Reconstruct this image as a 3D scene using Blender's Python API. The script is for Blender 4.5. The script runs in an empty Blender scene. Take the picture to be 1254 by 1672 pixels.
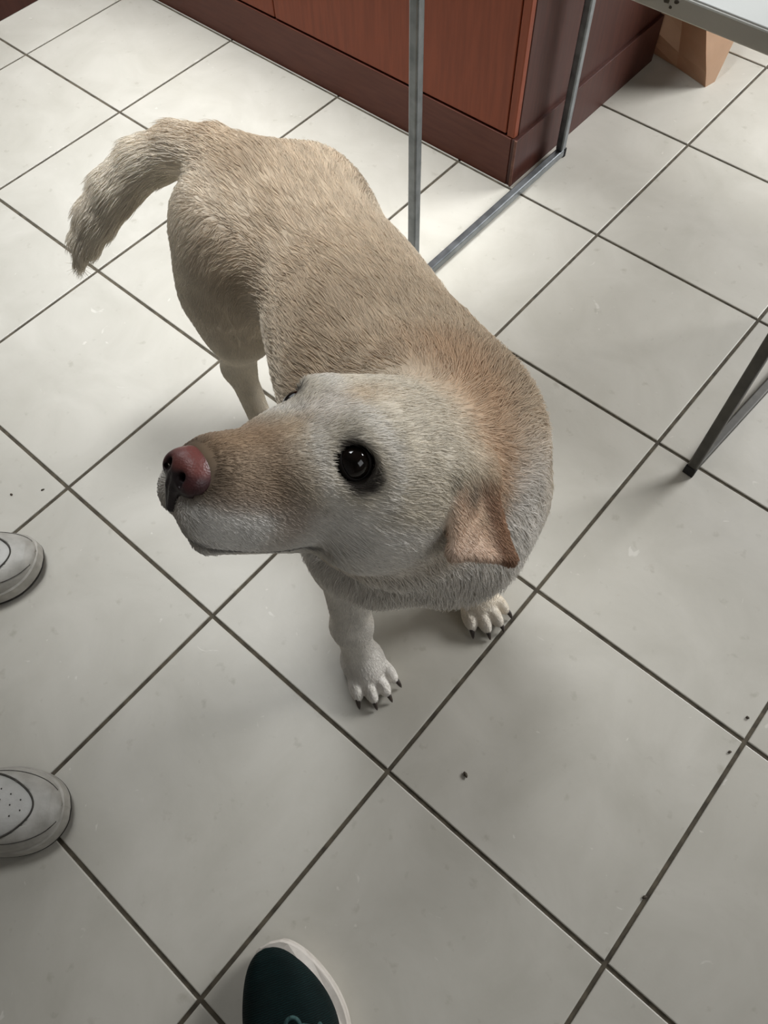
import bpy, bmesh, math, random
import numpy as np
from mathutils import Vector, Matrix

random.seed(7)
RNG = np.random.default_rng(11)
scene = bpy.context.scene
COL = scene.collection

# ------------------------------------------------------------------ camera
T = 0.33                                   # floor tile pitch in metres
cam_data = bpy.data.cameras.new('camera')
cam = bpy.data.objects.new('camera', cam_data)
COL.objects.link(cam)
cam.location = (0.131716, -0.123968, 1.038798)
cam.rotation_euler = (0.494671, 0.0229065, 0.709850)
cam_data.sensor_fit = 'VERTICAL'
cam_data.sensor_height = 24.0
cam_data.lens = 1264.02 / 1672.0 * 24.0
cam_data.clip_start = 0.02
scene.camera = cam

# ------------------------------------------------------------------ light
world = bpy.data.worlds.new('room_light')
scene.world = world
world.use_nodes = True
bgn = world.node_tree.nodes['Background']
bgn.inputs['Color'].default_value = (0.93, 0.96, 1.0, 1)
bgn.inputs['Strength'].default_value = 0.2

def area_light(name, loc, target, sx, sy, energy, color):
    d = bpy.data.lights.new(name, 'AREA')
    d.shape = 'RECTANGLE'
    d.size, d.size_y = sx, sy
    d.energy = energy
    d.color = color
    o = bpy.data.objects.new(name, d)
    COL.objects.link(o)
    o.location = loc
    o.rotation_euler = (Vector(target) - Vector(loc)).to_track_quat('-Z', 'Y').to_euler()
    return o

# daylight from the wide window beyond the upper left of the picture
area_light('left_window_daylight', (-2.42, 0.95, 1.60), (-0.9, 0.70, 0.2), 1.3, 1.3, 11, (0.95, 0.98, 1.0))
# a smaller window beyond the table, upper right of the picture
far = area_light('far_window_daylight', (0.95, 3.42, 1.75), (-0.15, 1.35, 0.0), 1.4, 1.1, 38, (0.98, 0.99, 1.0))
# fill light added at the right-hand wall to brighten the dog's head
area_light('right_fill_light', (1.84, 0.5, 1.45), (0.0, 0.4, 0.4), 1.1, 1.0, 6.5, (0.97, 0.99, 1.0))
# recessed ceiling panel over the cabinets
panel = area_light('ceiling_panel', (-1.12, 0.88, 2.66), (-1.12, 0.88, 0.0), 0.9, 0.9, 18.5, (0.96, 0.985, 1.0))
far.data.spread = math.radians(95)
panel.data.spread = math.radians(66)

scene.view_settings.view_transform = 'Standard'
scene.view_settings.look = 'None'
scene.view_settings.exposure = 0.0
scene.view_settings.gamma = 1.0
scene.view_settings.use_curve_mapping = False

# ------------------------------------------------------------------ helpers
def lin(c):
    c = np.asarray(c, dtype=float) / 255.0
    return np.where(c <= 0.04045, c / 12.92, ((c + 0.055) / 1.055) ** 2.4)

def rgba(r, g, b):
    v = lin((r, g, b))
    return (float(v[0]), float(v[1]), float(v[2]), 1.0)

def new_mat(name):
    m = bpy.data.materials.new(name)
    m.use_nodes = True
    nt = m.node_tree
    return m, nt, nt.nodes['Principled BSDF']

def mat_noise(name, c1, c2, rough=0.5, scale=20.0, detail=4.0, metallic=0.0, bump=0.0,
              bscale=60.0, stretch=None, spec=0.5, lo=0.35, hi=0.65, coord='Object', rvar=0.0):
    m, nt, b = new_mat(name)
    N, L = nt.nodes, nt.links
    tc = N.new('ShaderNodeTexCoord')
    src = tc.outputs[coord]
    if stretch:
        mp = N.new('ShaderNodeMapping')
        mp.inputs['Scale'].default_value = stretch
        L.new(src, mp.inputs['Vector'])
        src = mp.outputs['Vector']
    n = N.new('ShaderNodeTexNoise')
    n.inputs['Scale'].default_value = scale
    n.inputs['Detail'].default_value = detail
    L.new(src, n.inputs['Vector'])
    r = N.new('ShaderNodeValToRGB')
    r.color_ramp.elements[0].position = lo
    r.color_ramp.elements[0].color = c1
    r.color_ramp.elements[1].position = hi
    r.color_ramp.elements[1].color = c2
    L.new(n.outputs['Fac'], r.inputs['Fac'])
    L.new(r.outputs['Color'], b.inputs['Base Color'])
    b.inputs['Roughness'].default_value = rough
    b.inputs['Metallic'].default_value = metallic
    b.inputs['Specular IOR Level'].default_value = spec
    if rvar:
        mr = N.new('ShaderNodeMapRange')
        mr.inputs['To Min'].default_value = rough - rvar
        mr.inputs['To Max'].default_value = rough + rvar
        L.new(n.outputs['Fac'], mr.inputs['Value'])
        L.new(mr.outputs['Result'], b.inputs['Roughness'])
    if bump:
        n2 = N.new('ShaderNodeTexNoise')
        n2.inputs['Scale'].default_value = bscale
        n2.inputs['Detail'].default_value = 3
        L.new(src, n2.inputs['Vector'])
        bp = N.new('ShaderNodeBump')
        bp.inputs['Strength'].default_value = bump
        bp.inputs['Distance'].default_value = 0.002
        L.new(n2.outputs['Fac'], bp.inputs['Height'])
        L.new(bp.outputs['Normal'], b.inputs['Normal'])
    return m

def link(name, me, mat, parent=None, smooth=False):
    o = bpy.data.objects.new(name, me)
    COL.objects.link(o)
    if mat is not None:
        if isinstance(mat, (list, tuple)):
            for q in mat:
                me.materials.append(q)
        else:
            me.materials.append(mat)
    if smooth:
        me.polygons.foreach_set('use_smooth', [True] * len(me.polygons))
    if parent is not None:
        o.parent = parent
    return o

def from_bm(name, bm, mat, parent=None, smooth=False):
    bmesh.ops.recalc_face_normals(bm, faces=bm.faces)
    me = bpy.data.meshes.new(name)
    bm.to_mesh(me)
    bm.free()
    return link(name, me, mat, parent, smooth)

def bm_box(bm, lo, hi, bevel=0.0):
    c = [(lo[i] + hi[i]) / 2 for i in range(3)]
    s = [hi[i] - lo[i] for i in range(3)]
    r = bmesh.ops.create_cube(bm, size=1.0)
    vs = r['verts']
    for v in vs:
        v.co = Vector((c[0] + v.co.x * s[0], c[1] + v.co.y * s[1], c[2] + v.co.z * s[2]))
    if bevel:
        es = list({e for v in vs for e in v.link_edges})
        bmesh.ops.bevel(bm, geom=es, offset=bevel, segments=2, affect='EDGES', profile=0.5)

def box(name, lo, hi, mat, parent=None, bevel=0.0):
    bm = bmesh.new()
    bm_box(bm, lo, hi, bevel)
    return from_bm(name, bm, mat, parent)

def empty(name, loc=(0, 0, 0)):
    o = bpy.data.objects.new(name, None)
    o.location = loc
    o.empty_display_size = 0.05
    COL.objects.link(o)
    return o

def tag(o, label=None, cat=None, group=None, kind=None):
    if label: o['label'] = label
    if cat: o['category'] = cat
    if group: o['group'] = group
    if kind: o['kind'] = kind
    return o

def keep(o, parent):
    """parent while keeping the world placement (meshes are written in world space)"""
    o.parent = parent
    o.matrix_parent_inverse = Matrix.Translation(parent.location).inverted()
    return o

def tube_bm(bm, pts, rad, n=8, caps=True):
    pts = [Vector(p) for p in pts]
    rings = []
    up = Vector((0, 0, 1))
    for i, p in enumerate(pts):
        a = pts[max(i - 1, 0)]
        b = pts[min(i + 1, len(pts) - 1)]
        d = (b - a).normalized()
        ref = up if abs(d.z) < 0.95 else Vector((1, 0, 0))
        s = d.cross(ref).normalized()
        t = s.cross(d).normalized()
        r = rad[i] if hasattr(rad, '__len__') else rad
        rings.append([bm.verts.new(p + (s * math.cos(k * 2 * math.pi / n) + t * math.sin(k * 2 * math.pi / n)) * r) for k in range(n)])
    for i in range(len(rings) - 1):
        for k in range(n):
            bm.faces.new((rings[i][k], rings[i][(k + 1) % n], rings[i + 1][(k + 1) % n], rings[i + 1][k]))
    if caps:
        bm.faces.new(rings[0][::-1])
        bm.faces.new(rings[-1])

# ------------------------------------------------------------------ materials
def tile_material():
    m, nt, b = new_mat('glazed_tile')
    N, L = nt.nodes, nt.links
    tc = N.new('ShaderNodeTexCoord')
    oi = N.new('ShaderNodeObjectInfo')
    ad = N.new('ShaderNodeVectorMath'); ad.operation = 'ADD'
    sc = N.new('ShaderNodeVectorMath'); sc.operation = 'SCALE'
    cb = N.new('ShaderNodeCombineXYZ')
    L.new(oi.outputs['Random'], cb.inputs[0])
    L.new(oi.outputs['Random'], cb.inputs[1])
    L.new(cb.outputs[0], sc.inputs[0]); sc.inputs['Scale'].default_value = 37.0
    L.new(tc.outputs['Object'], ad.inputs[0]); L.new(sc.outputs[0], ad.inputs[1])
    n = N.new('ShaderNodeTexNoise'); n.inputs['Scale'].default_value = 7; n.inputs['Detail'].default_value = 6
    n.inputs['Roughness'].default_value = 0.6; n.inputs['Distortion'].default_value = 0.6
    L.new(ad.outputs[0], n.inputs['Vector'])
    r = N.new('ShaderNodeValToRGB')
    r.color_ramp.elements[0].position = 0.3; r.color_ramp.elements[0].color = rgba(180, 176, 165)
    r.color_ramp.elements[1].position = 0.7; r.color_ramp.elements[1].color = rgba(195, 191, 181)
    L.new(n.outputs['Fac'], r.inputs['Fac'])
    # small darker grime flecks
    n3 = N.new('ShaderNodeTexNoise'); n3.inputs['Scale'].default_value = 46; n3.inputs['Detail'].default_value = 5
    L.new(ad.outputs[0], n3.inputs['Vector'])
    r3 = N.new('ShaderNodeValToRGB')
    r3.color_ramp.elements[0].position = 0.24; r3.color_ramp.elements[0].color = (0.72, 0.70, 0.66, 1)
    r3.color_ramp.elements[1].position = 0.36; r3.color_ramp.elements[1].color = (1, 1, 1, 1)
    L.new(n3.outputs['Fac'], r3.inputs['Fac'])
    mx = N.new('ShaderNodeMix'); mx.data_type = 'RGBA'; mx.blend_type = 'MULTIPLY'; mx.inputs[0].default_value = 0.6
    L.new(r.outputs['Color'], mx.inputs[6]); L.new(r3.outputs['Color'], mx.inputs[7])
    # sparse pale scuffs and scratches
    n4 = N.new('ShaderNodeTexNoise'); n4.inputs['Scale'].default_value = 24; n4.inputs['Detail'].default_value = 3; n4.inputs['Distortion'].default_value = 2.5
    L.new(ad.outputs[0], n4.inputs['Vector'])
    r4 = N.new('ShaderNodeValToRGB'); r4.color_ramp.elements[0].position = 0.715; r4.color_ramp.elements[1].position = 0.76
    L.new(n4.outputs['Fac'], r4.inputs['Fac'])
    m4 = N.new('ShaderNodeMath'); m4.operation = 'MULTIPLY'; m4.inputs[1].default_value = 0.4
    L.new(r4.outputs['Color'], m4.inputs[0])
    mx2 = N.new('ShaderNodeMix'); mx2.data_type = 'RGBA'
    L.new(m4.outputs[0], mx2.inputs[0]); L.new(mx.outputs[2], mx2.inputs[6]); mx2.inputs[7].default_value = rgba(226, 222, 214)
    L.new(mx2.outputs[2], b.inputs['Base Color'])
    # slate-like shallow relief under the glaze
    n2 = N.new('ShaderNodeTexNoise'); n2.inputs['Scale'].default_value = 9; n2.inputs['Detail'].default_value = 5
    n2.inputs['Roughness'].default_value = 0.62; n2.inputs['Distortion'].default_value = 0.3
    L.new(ad.outputs[0], n2.inputs['Vector'])
    bp = N.new('ShaderNodeBump'); bp.inputs['Strength'].default_value = 0.2; bp.inputs['Distance'].default_value = 0.003
    L.new(n2.outputs['Fac'], bp.inputs['Height']); L.new(bp.outputs['Normal'], b.inputs['Normal'])
    b.inputs['Roughness'].default_value = 0.42
    b.inputs['Specular IOR Level'].default_value = 0.45
    return m

M = {}
M['tile'] = tile_material()
M['grout'] = mat_noise('dark_grout', rgba(62, 56, 46), rgba(92, 84, 70), 0.9, 60)
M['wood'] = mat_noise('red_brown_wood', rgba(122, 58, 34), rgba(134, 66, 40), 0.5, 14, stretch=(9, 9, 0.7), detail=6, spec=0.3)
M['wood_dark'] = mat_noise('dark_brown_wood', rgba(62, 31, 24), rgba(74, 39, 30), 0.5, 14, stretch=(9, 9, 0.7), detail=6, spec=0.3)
M['plinth'] = mat_noise('brown_plinth', rgba(86, 44, 32), rgba(96, 52, 38), 0.5, 10, stretch=(1.5, 1.5, 12), detail=5, spec=0.3)
M['chip'] = mat_noise('worn_wood_edge', rgba(116, 78, 60), rgba(92, 54, 42), 0.7, 60)
M['gap'] = mat_noise('cabinet_inside', rgba(20, 12, 10), rgba(26, 16, 13), 0.9, 30)
M['steel'] = mat_noise('grey_steel_tube', rgba(104, 108, 110), rgba(128, 132, 134), 0.34, 40, metallic=0.75, rvar=0.08)
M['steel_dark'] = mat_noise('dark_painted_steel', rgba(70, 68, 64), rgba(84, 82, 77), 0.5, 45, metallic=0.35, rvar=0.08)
M['rubber'] = mat_noise('black_rubber', rgba(24, 24, 24), rgba(34, 34, 34), 0.8, 50)
M['laminate'] = mat_noise('white_laminate', rgba(222, 224, 220), rgba(230, 231, 227), 0.4, 8)
M['edge_band'] = mat_noise('grey_edge_band', rgba(208, 208, 200), rgba(216, 215, 208), 0.55, 12)
M['scuff'] = mat_noise('dark_scuff', rgba(60, 56, 48), rgba(104, 98, 86), 0.8, 120)

# ------------------------------------------------------------------ floor
bm = bmesh.new()
bm_box(bm, (-4.6, -3.2, -0.05), (3.3, 4.6, -0.0022))
floor = from_bm('floor', bm, M['grout'])
tag(floor, kind='structure')
J = 0.0052
bm = bmesh.new()
bm_box(bm, (-T / 2 + J / 2, -T / 2 + J / 2, -0.008), (T / 2 - J / 2, T / 2 - J / 2, 0.0))
bmesh.ops.bevel(bm, geom=[e for e in bm.edges if all(v.co.z > -0.001 for v in e.verts)], offset=0.0014, segments=2, affect='EDGES', profile=0.5)
tile0 = from_bm('tile', bm, M['tile'], floor)
tile_me = tile0.data
first = True
for iu in range(-9, 6):
    for iv in range(-5, 10):
        o = tile0 if first else bpy.data.objects.new('tile', tile_me)
        if not first:
            COL.objects.link(o)
            o.parent = floor
        first = False
        o.location = ((iu + 0.5) * T, (iv + 0.5) * T, RNG.uniform(-0.0003, 0.0))
        o.rotation_euler = (RNG.normal(0, 0.0006), RNG.normal(0, 0.0006), 0)

# ------------------------------------------------------------------ room shell
M['wall'] = mat_noise('painted_wall', rgba(134, 131, 128), rgba(142, 139, 136), 0.8, 5, bump=0.1)
M['ceil'] = mat_noise('painted_ceiling', rgba(132, 130, 128), rgba(138, 136, 134), 0.85, 5)
RX0, RX1, RY0, RY1, RZ = -2.5, 1.9, -1.5, 3.6, 2.7
def wall(name, boxes):
    bm = bmesh.new()
    for lo, hi in boxes:
        bm_box(bm, lo, hi)
    return tag(from_bm(name, bm, M['wall']), kind='structure')
tag(box('ceiling', (RX0 - 0.1, RY0 - 0.1, RZ), (RX1 + 0.1, RY1 + 0.1, RZ + 0.08), M['ceil']), kind='structure')
wall('wall_right', [((RX1, RY0, 0), (RX1 + 0.1, -0.1, RZ)), ((RX1, 1.1, 0), (RX1 + 0.1, RY1, RZ)), ((RX1, -0.1, 0), (RX1 + 0.1, 1.1, 0.9)), ((RX1, -0.1, 2.0), (RX1 + 0.1, 1.1, RZ))])  # opening cut for the added fill light
wall('wall_near', [((RX0 - 0.1, RY0 - 0.1, 0), (RX1 + 0.1, RY0, RZ))])
wall('wall_left', [((RX0 - 0.1, RY0, 0), (RX0, 0.28, RZ)), ((RX0 - 0.1, 1.62, 0), (RX0, RY1, RZ)), ((RX0 - 0.1, 0.28, 2.32), (RX0, 1.62, RZ)), ((RX0 - 0.1, 0.28, 0), (RX0, 1.62, 0.92))])
wall('wall_far', [((RX0 - 0.1, RY1, 0), (0.20, RY1 + 0.1, RZ)), ((1.70, RY1, 0), (RX1 + 0.1, RY1 + 0.1, RZ)), ((0.20, RY1, 0), (1.70, RY1 + 0.1, 1.1)), ((0.20, RY1, 2.35), (1.70, RY1 + 0.1, RZ))])

# ------------------------------------------------------------------ cabinets
def cabinet(name, x0, x1, y0, y1, ph, H, axis, mats, doors):
    """axis 'y': doors face -y;  axis 'x': doors face +x"""
    wood, plm, sidem = mats
    c = empty(name, ((x0 + x1) / 2, (y0 + y1) / 2, 0))
    P = lambda o: keep(o, c)
    th = 0.012                                    # thickness of the plinth boards
    P(box('body', (x0 + 0.014, y0 + 0.020, 0.0), (x1 - 0.014, y1 - 0.002, H), M['gap']))
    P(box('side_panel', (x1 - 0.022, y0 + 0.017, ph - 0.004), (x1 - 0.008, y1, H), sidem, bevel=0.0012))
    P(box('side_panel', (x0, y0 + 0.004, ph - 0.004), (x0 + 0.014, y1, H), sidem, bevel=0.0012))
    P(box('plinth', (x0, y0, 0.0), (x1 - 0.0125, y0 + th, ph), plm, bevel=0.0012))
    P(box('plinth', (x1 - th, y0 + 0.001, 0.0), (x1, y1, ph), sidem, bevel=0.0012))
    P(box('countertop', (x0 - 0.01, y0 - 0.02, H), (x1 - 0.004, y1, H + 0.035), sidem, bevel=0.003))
    return c, P

ph = 0.098
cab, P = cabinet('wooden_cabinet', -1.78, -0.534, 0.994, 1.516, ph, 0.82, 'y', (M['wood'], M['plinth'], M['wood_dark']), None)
tag(cab, 'reddish brown wooden base cabinet with plinth behind the steel table legs', 'cabinet')
# corner stile, then doors leftwards with narrow gaps
P(box('corner_stile', (-0.5585, 0.9962, ph + 0.001), (-0.5425, 1.010, 0.82), M['wood'], bevel=0.0015))
xr = -0.5610
for wd in (0.60, 0.60):
    d = P(box('door', (xr - wd, 0.996, ph + 0.004), (xr, 1.013, 0.80), M['wood'], bevel=0.002))
    bm = bmesh.new()
    tube_bm(bm, [(xr - wd + 0.05, 0.996, 0.55), (xr - wd + 0.05, 0.966, 0.55), (xr - wd + 0.05, 0.966, 0.68), (xr - wd + 0.05, 0.996, 0.68)], 0.005)
    h = from_bm('handle', bm, M['steel'])
    h.parent = d
    xr -= wd + 0.003
# worn edges at the plinth corner
P(box('worn_edge', (-0.5385, 0.9925, 0.001), (-0.5335, 0.9965, ph + 0.001), M['chip'], bevel=0.001))

# a second, darker unit meeting it at a right angle (upper left corner of the picture)
cab2 = empty('dark_cabinet', (-2.05, 0.6, 0))
tag(cab2, 'very dark brown wooden cabinet standing across from the reddish cabinet, in the top left corner', 'cabinet')
for nm, lo, hi, mt, bv in (
        ('body', (-2.28, 0.26, 0.0), (-1.824, 0.975, 0.42), M['gap'], 0),
        ('plinth', (-1.824, 0.255, 0.0), (-1.806, 0.98, 0.098), M['wood_dark'], 0.0012),
        ('door', (-1.824, 0.262, 0.102), (-1.808, 0.617, 0.41), M['wood_dark'], 0.002),
        ('door', (-1.824, 0.620, 0.102), (-1.808, 0.974, 0.41), M['wood_dark'], 0.002),
        ('side_panel', (-2.28, 0.248, 0.0), (-1.812, 0.26, 0.42), M['wood_dark'], 0.0012),
        ('countertop', (-2.29, 0.24, 0.42), (-1.79, 0.98, 0.45), M['wood_dark'], 0.003)):
    keep(box(nm, lo, hi, mt, None, bv), cab2)

# ------------------------------------------------------------------ table
TZ = 0.655                                        # underside of the top
table = empty('table', (-0.22, 0.9, 0))
tag(table, 'small white-topped table on grey steel sled legs beside the cabinet', 'table')
TP = lambda o: keep(o, table)
tw = 0.0076                                       # half width of the square tube
def tube_box(name, lo, hi, mat, bevel=0.0025, yaw=0.0, pivot=None):
    o = box(name, lo, hi, mat, None, bevel)
    if yaw:
        o.data.transform(Matrix.Translation(pivot) @ Matrix.Rotation(yaw, 4, 'Z') @ Matrix.Translation(-Vector(pivot)))
    return TP(o)
xa, xc = -0.511, 0.066
ya, yb = 0.668, 1.128
tt = TP(box('table_top', (-0.530, 0.545, TZ), (0.10, 1.19, TZ + 0.0175), M['edge_band'], None, 0.0015))
lam = box('laminate_face', (-0.5285, 0.5465, TZ + 0.0168), (0.0985, 1.1885, TZ + 0.0190), M['laminate'], None, 0.0008)
lam.parent = tt
# small scuffs on the edge of the top
for (sx, sz, ww, hh) in ((-0.142, TZ + 0.011, 0.007, 0.005), (-0.133, TZ + 0.0125, 0.005, 0.004), (-0.137, TZ + 0.007, 0.003, 0.003)):
    bm = bmesh.new()
    n = 9
    vs = [bm.verts.new((sx + ww / 2 * math.cos(2 * math.pi * k / n) * random.uniform(0.7, 1.1), 0.5446, sz + hh / 2 * math.sin(2 * math.pi * k / n) * random.uniform(0.7, 1.1))) for k in range(n)]
    vb = [bm.verts.new((v.co.x, 0.5453, v.co.z)) for v in vs]
    bm.faces.new(vs)
    for k in range(n):
        bm.faces.new((vs[k], vs[(k + 1) % n], vb[(k + 1) % n], vb[k]))
    s = from_bm('scuff_mark', bm, M['scuff'])
    s.parent = tt
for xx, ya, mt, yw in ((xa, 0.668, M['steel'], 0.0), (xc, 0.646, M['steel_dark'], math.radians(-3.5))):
    kw = dict(yaw=yw, pivot=(xx, ya, 0))
    tube_box('leg', (xx - tw, ya - tw, 0.0170), (xx + tw, ya + tw, TZ - 0.0155), mt, **kw)
    tube_box('leg', (xx - tw, yb - tw, 0.0170), (xx + tw, yb + tw, TZ - 0.0155), mt, **kw)
    tube_box('runner', (xx - tw, ya - tw, 0.0015), (xx + tw, yb + tw, 0.0170), mt, **kw)
    tube_box('top_rail', (xx - tw, ya - tw, TZ - 0.0155), (xx + tw, yb + tw, TZ), mt, **kw)
    tube_box('foot_cap', (xx - tw - 0.0012, ya - tw - 0.002, 0.0), (xx + tw + 0.0012, ya - tw + 0.004, 0.0185), M['rubber'], 0.001, **kw)
    tube_box('foot_cap', (xx - tw - 0.0012, yb + tw - 0.004, 0.0), (xx + tw + 0.0012, yb + tw + 0.002, 0.0185), M['rubber'], 0.001, **kw)
for yy in (0.668, yb):
    tube_box('apron_rail', (xa + tw, yy - tw, TZ - 0.0155), (xc - tw, yy + tw, TZ), M['steel'])

# ------------------------------------------------------------------ dog
# The body is one continuous surface: a signed distance field of tapered
# limbs and muscle masses, blended smoothly and meshed with surface nets.
F32 = np.float32

class Prim:
    def __init__(s, kind, p, k=0.03, op='add', frame=None, flow=(-1, 0, 0), fur=0.018, seg=None):
        s.kind, s.p, s.k, s.op, s.frame, s.flow, s.fur, s.seg = kind, p, k, op, frame, flow, fur, seg

    def local(s, X):
        if s.frame is None:
            return X
        R, o, sc = s.frame
        return ((X - o) @ R) / sc

    def dist(s, X):
        q = s.local(X)
        sc = 1.0 if s.frame is None else s.frame[2]
        if s.kind == 'ell':
            c, r = s.p[0], s.p[1]
            q = q - np.asarray(c, F32)
            if len(s.p) > 2:
                q = q @ s.p[2].astype(F32)
            r = np.asarray(r, F32)
            k0 = np.sqrt(((q / r) ** 2).sum(-1))
            k1 = np.sqrt(((q / (r * r)) ** 2).sum(-1)) + 1e-9
            d = k0 * (k0 - 1) / k1
            d = np.where(k0 < 1e-3, -min(r), d)
        elif s.kind == 'cone':
            a, b, ra, rb = s.p[:4]
            a = np.asarray(a, F32); ba = np.asarray(b, F32) - a
            q = q - a
            t = np.clip((q @ ba) / (ba @ ba), 0, 1)
            d = np.sqrt(((q - t[..., None] * ba) ** 2).sum(-1)) - (ra + (rb - ra) * t)
        elif s.kind == 'tri':
            a, b, c, r = s.p
            a, b, c = (np.asarray(v, F32) for v in (a, b, c))
            ba, cb, ac = b - a, c - b, a - c
            n = np.cross(ba, ac)
            pa, pb, pc = q - a, q - b, q - c
            ins = (np.sign(pa @ np.cross(ba, n)) + np.sign(pb @ np.cross(cb, n)) + np.sign(pc @ np.cross(ac, n))) < 2
            def es(e, v):
                t = np.clip((v @ e) / (e @ e), 0, 1)[..., None]
                return ((e * t - v) ** 2).sum(-1)
            dd = np.minimum(np.minimum(es(ba, pa), es(cb, pb)), es(ac, pc))
            pl = (pa @ n) ** 2 / (n @ n)
            d = np.sqrt(np.where(ins, dd, pl)) - r
        return (d * sc).astype(F32)

    def bbox(s):
        if s.kind == 'ell':
            m = max(s.p[1]); pts = [np.array(s.p[0]) - m, np.array(s.p[0]) + m]
        elif s.kind == 'cone':
            r = max(s.p[2], s.p[3])
            pts = [np.minimum(s.p[0], s.p[1]) - r, np.maximum(s.p[0], s.p[1]) + r]
        else:
            A = np.array(s.p[:3]); pts = [A.min(0) - s.p[3], A.max(0) + s.p[3]]
        lo, hi = np.array(pts[0], float), np.array(pts[1], float)
        if s.frame is None:
            return lo, hi
        R, o, sc = s.frame
        C8 = np.array([[(lo, hi)[i][0], (lo, hi)[j][1], (lo, hi)[k][2]] for i in (0, 1) for j in (0, 1) for k in (0, 1)])
        W = (C8 * sc) @ R.T + o
        return W.min(0), W.max(0)

def surface_nets(Fd, origin, h):
    S = Fd < 0
    nx, ny, nz = Fd.shape
    cnt = np.zeros((nx - 1, ny - 1, nz - 1), np.int8)
    for i in (0, 1):
        for j in (0, 1):
            for k in (0, 1):
                cnt += S[i:nx - 1 + i, j:ny - 1 + j, k:nz - 1 + k]
    act = (cnt > 0) & (cnt < 8)
    ids = np.argwhere(act)
    imap = np.full(act.shape, -1, np.int32)
    imap[act] = np.arange(len(ids))
    corners = np.array([(i, j, k) for i in (0, 1) for j in (0, 1) for k in (0, 1)])
    vals = np.stack([Fd[ids[:, 0] + c[0], ids[:, 1] + c[1], ids[:, 2] + c[2]] for c in corners], 1)
    acc = np.zeros((len(ids), 3)); n = np.zeros(len(ids))
    for a in range(8):
        for b in range(a + 1, 8):
            if np.abs(corners[a] - corners[b]).sum() != 1:
                continue
            va, vb = vals[:, a], vals[:, b]
            m = (va < 0) != (vb < 0)
            t = np.where(m, va / np.where(m, va - vb, 1), 0)
            acc += np.where(m[:, None], corners[a] + t[:, None] * (corners[b] - corners[a]), 0)
            n += m
    V = (ids + acc / n[:, None]) * h + origin
    faces = []
    for ax in range(3):
        o1, o2 = [(1, 2), (2, 0), (0, 1)][ax]
        A = np.take(S, range(Fd.shape[ax] - 1), ax); B = np.take(S, range(1, Fd.shape[ax]), ax)
        e = np.argwhere(A != B)
        ok = (e[:, o1] > 0) & (e[:, o2] > 0) & (e[:, o1] < Fd.shape[o1] - 1) & (e[:, o2] < Fd.shape[o2] - 1)
        e = e[ok]
        fl = A[e[:, 0], e[:, 1], e[:, 2]]
        def cell(d1, d2):
            q = e.copy(); q[:, o1] += d1; q[:, o2] += d2
            return imap[q[:, 0], q[:, 1], q[:, 2]]
        Q = np.stack([cell(-1, -1), cell(0, -1), cell(0, 0), cell(-1, 0)], 1)
        Q[~fl] = Q[~fl][:, ::-1]
        faces.append(Q)
    return V, np.concatenate(faces)

def sdf_mesh(prims, h, cap=0.05, pad=0.012):
    adds = [p.bbox() for p in prims if p.op == 'add']
    lo = np.min([b[0] for b in adds], 0) - pad
    hi = np.max([b[1] for b in adds], 0) + pad
    n = np.ceil((hi - lo) / h).astype(int) + 1
    Fd = np.full(n, cap, F32)
    ax = [(lo[i] + np.arange(n[i]) * h).astype(F32) for i in range(3)]
    for p in prims:
        b0, b1 = p.bbox()
        i0 = np.clip(((b0 - cap - lo) / h).astype(int), 0, n); i1 = np.clip(((b1 + cap - lo) / h).astype(int) + 2, 0, n)
        sl = tuple(slice(a, b) for a, b in zip(i0, i1))
        if any(s.stop <= s.start for s in sl):
            continue
        X = np.stack(np.meshgrid(*[ax[i][sl[i]] for i in range(3)], indexing='ij'), -1)
        d = p.dist(X)
        a = Fd[sl]
        hh = np.maximum(p.k - np.abs(a - (d if p.op == 'add' else -d)), 0) / p.k
        if p.op == 'add':
            Fd[sl] = np.minimum(a, d) - hh * hh * p.k * 0.25
        else:
            Fd[sl] = np.maximum(a, -d) + hh * hh * p.k * 0.25
    return surface_nets(Fd, lo, h)

def mesh_np(name, V, Q):
    me = bpy.data.meshes.new(name)
    me.from_pydata(V.tolist(), [], Q.tolist())
    me.update()
    return me

# --- frames -------------------------------------------------------------
HEAD_ANG = math.radians(-22.0)
bf = np.array([math.cos(HEAD_ANG), math.sin(HEAD_ANG), 0]); bl = np.array([-bf[1], bf[0], 0]); bz = np.array([0, 0, 1.0])
BR = np.stack([bf, bl, bz], 1)
BO = np.array([-0.06, 0.17, 0.0])
BODY = (BR.astype(F32), BO.astype(F32), 1.0)
HS = 1.05
hf = np.array([-0.245, -0.726, 0.642]); hl = np.array([0.969, -0.201, 0.143]); hu = np.array([0.025, 0.657, 0.753])
HR = np.stack([hf, hl, hu], 1)
HO = np.array([-0.1017, 0.0725, 0.5510])
HEAD = (HR.astype(F32), HO.astype(F32), HS)
def B2W(p): return BR @ np.asarray(p, float) + BO
def H2W(p): return HR @ (np.asarray(p, float) * HS) + HO
def W2B(p): return BR.T @ (np.asarray(p, float) - BO)

def rotm(axis, deg):
    return np.array(Matrix.Rotation(math.radians(deg), 3, axis))

prims = []
def add(kind, p, k=0.03, frame=BODY, flow=(-1, 0, -0.15), fur=0.018, op='add'):
    prims.append(Prim(kind, p, k, op, frame, flow, fur))

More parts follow.
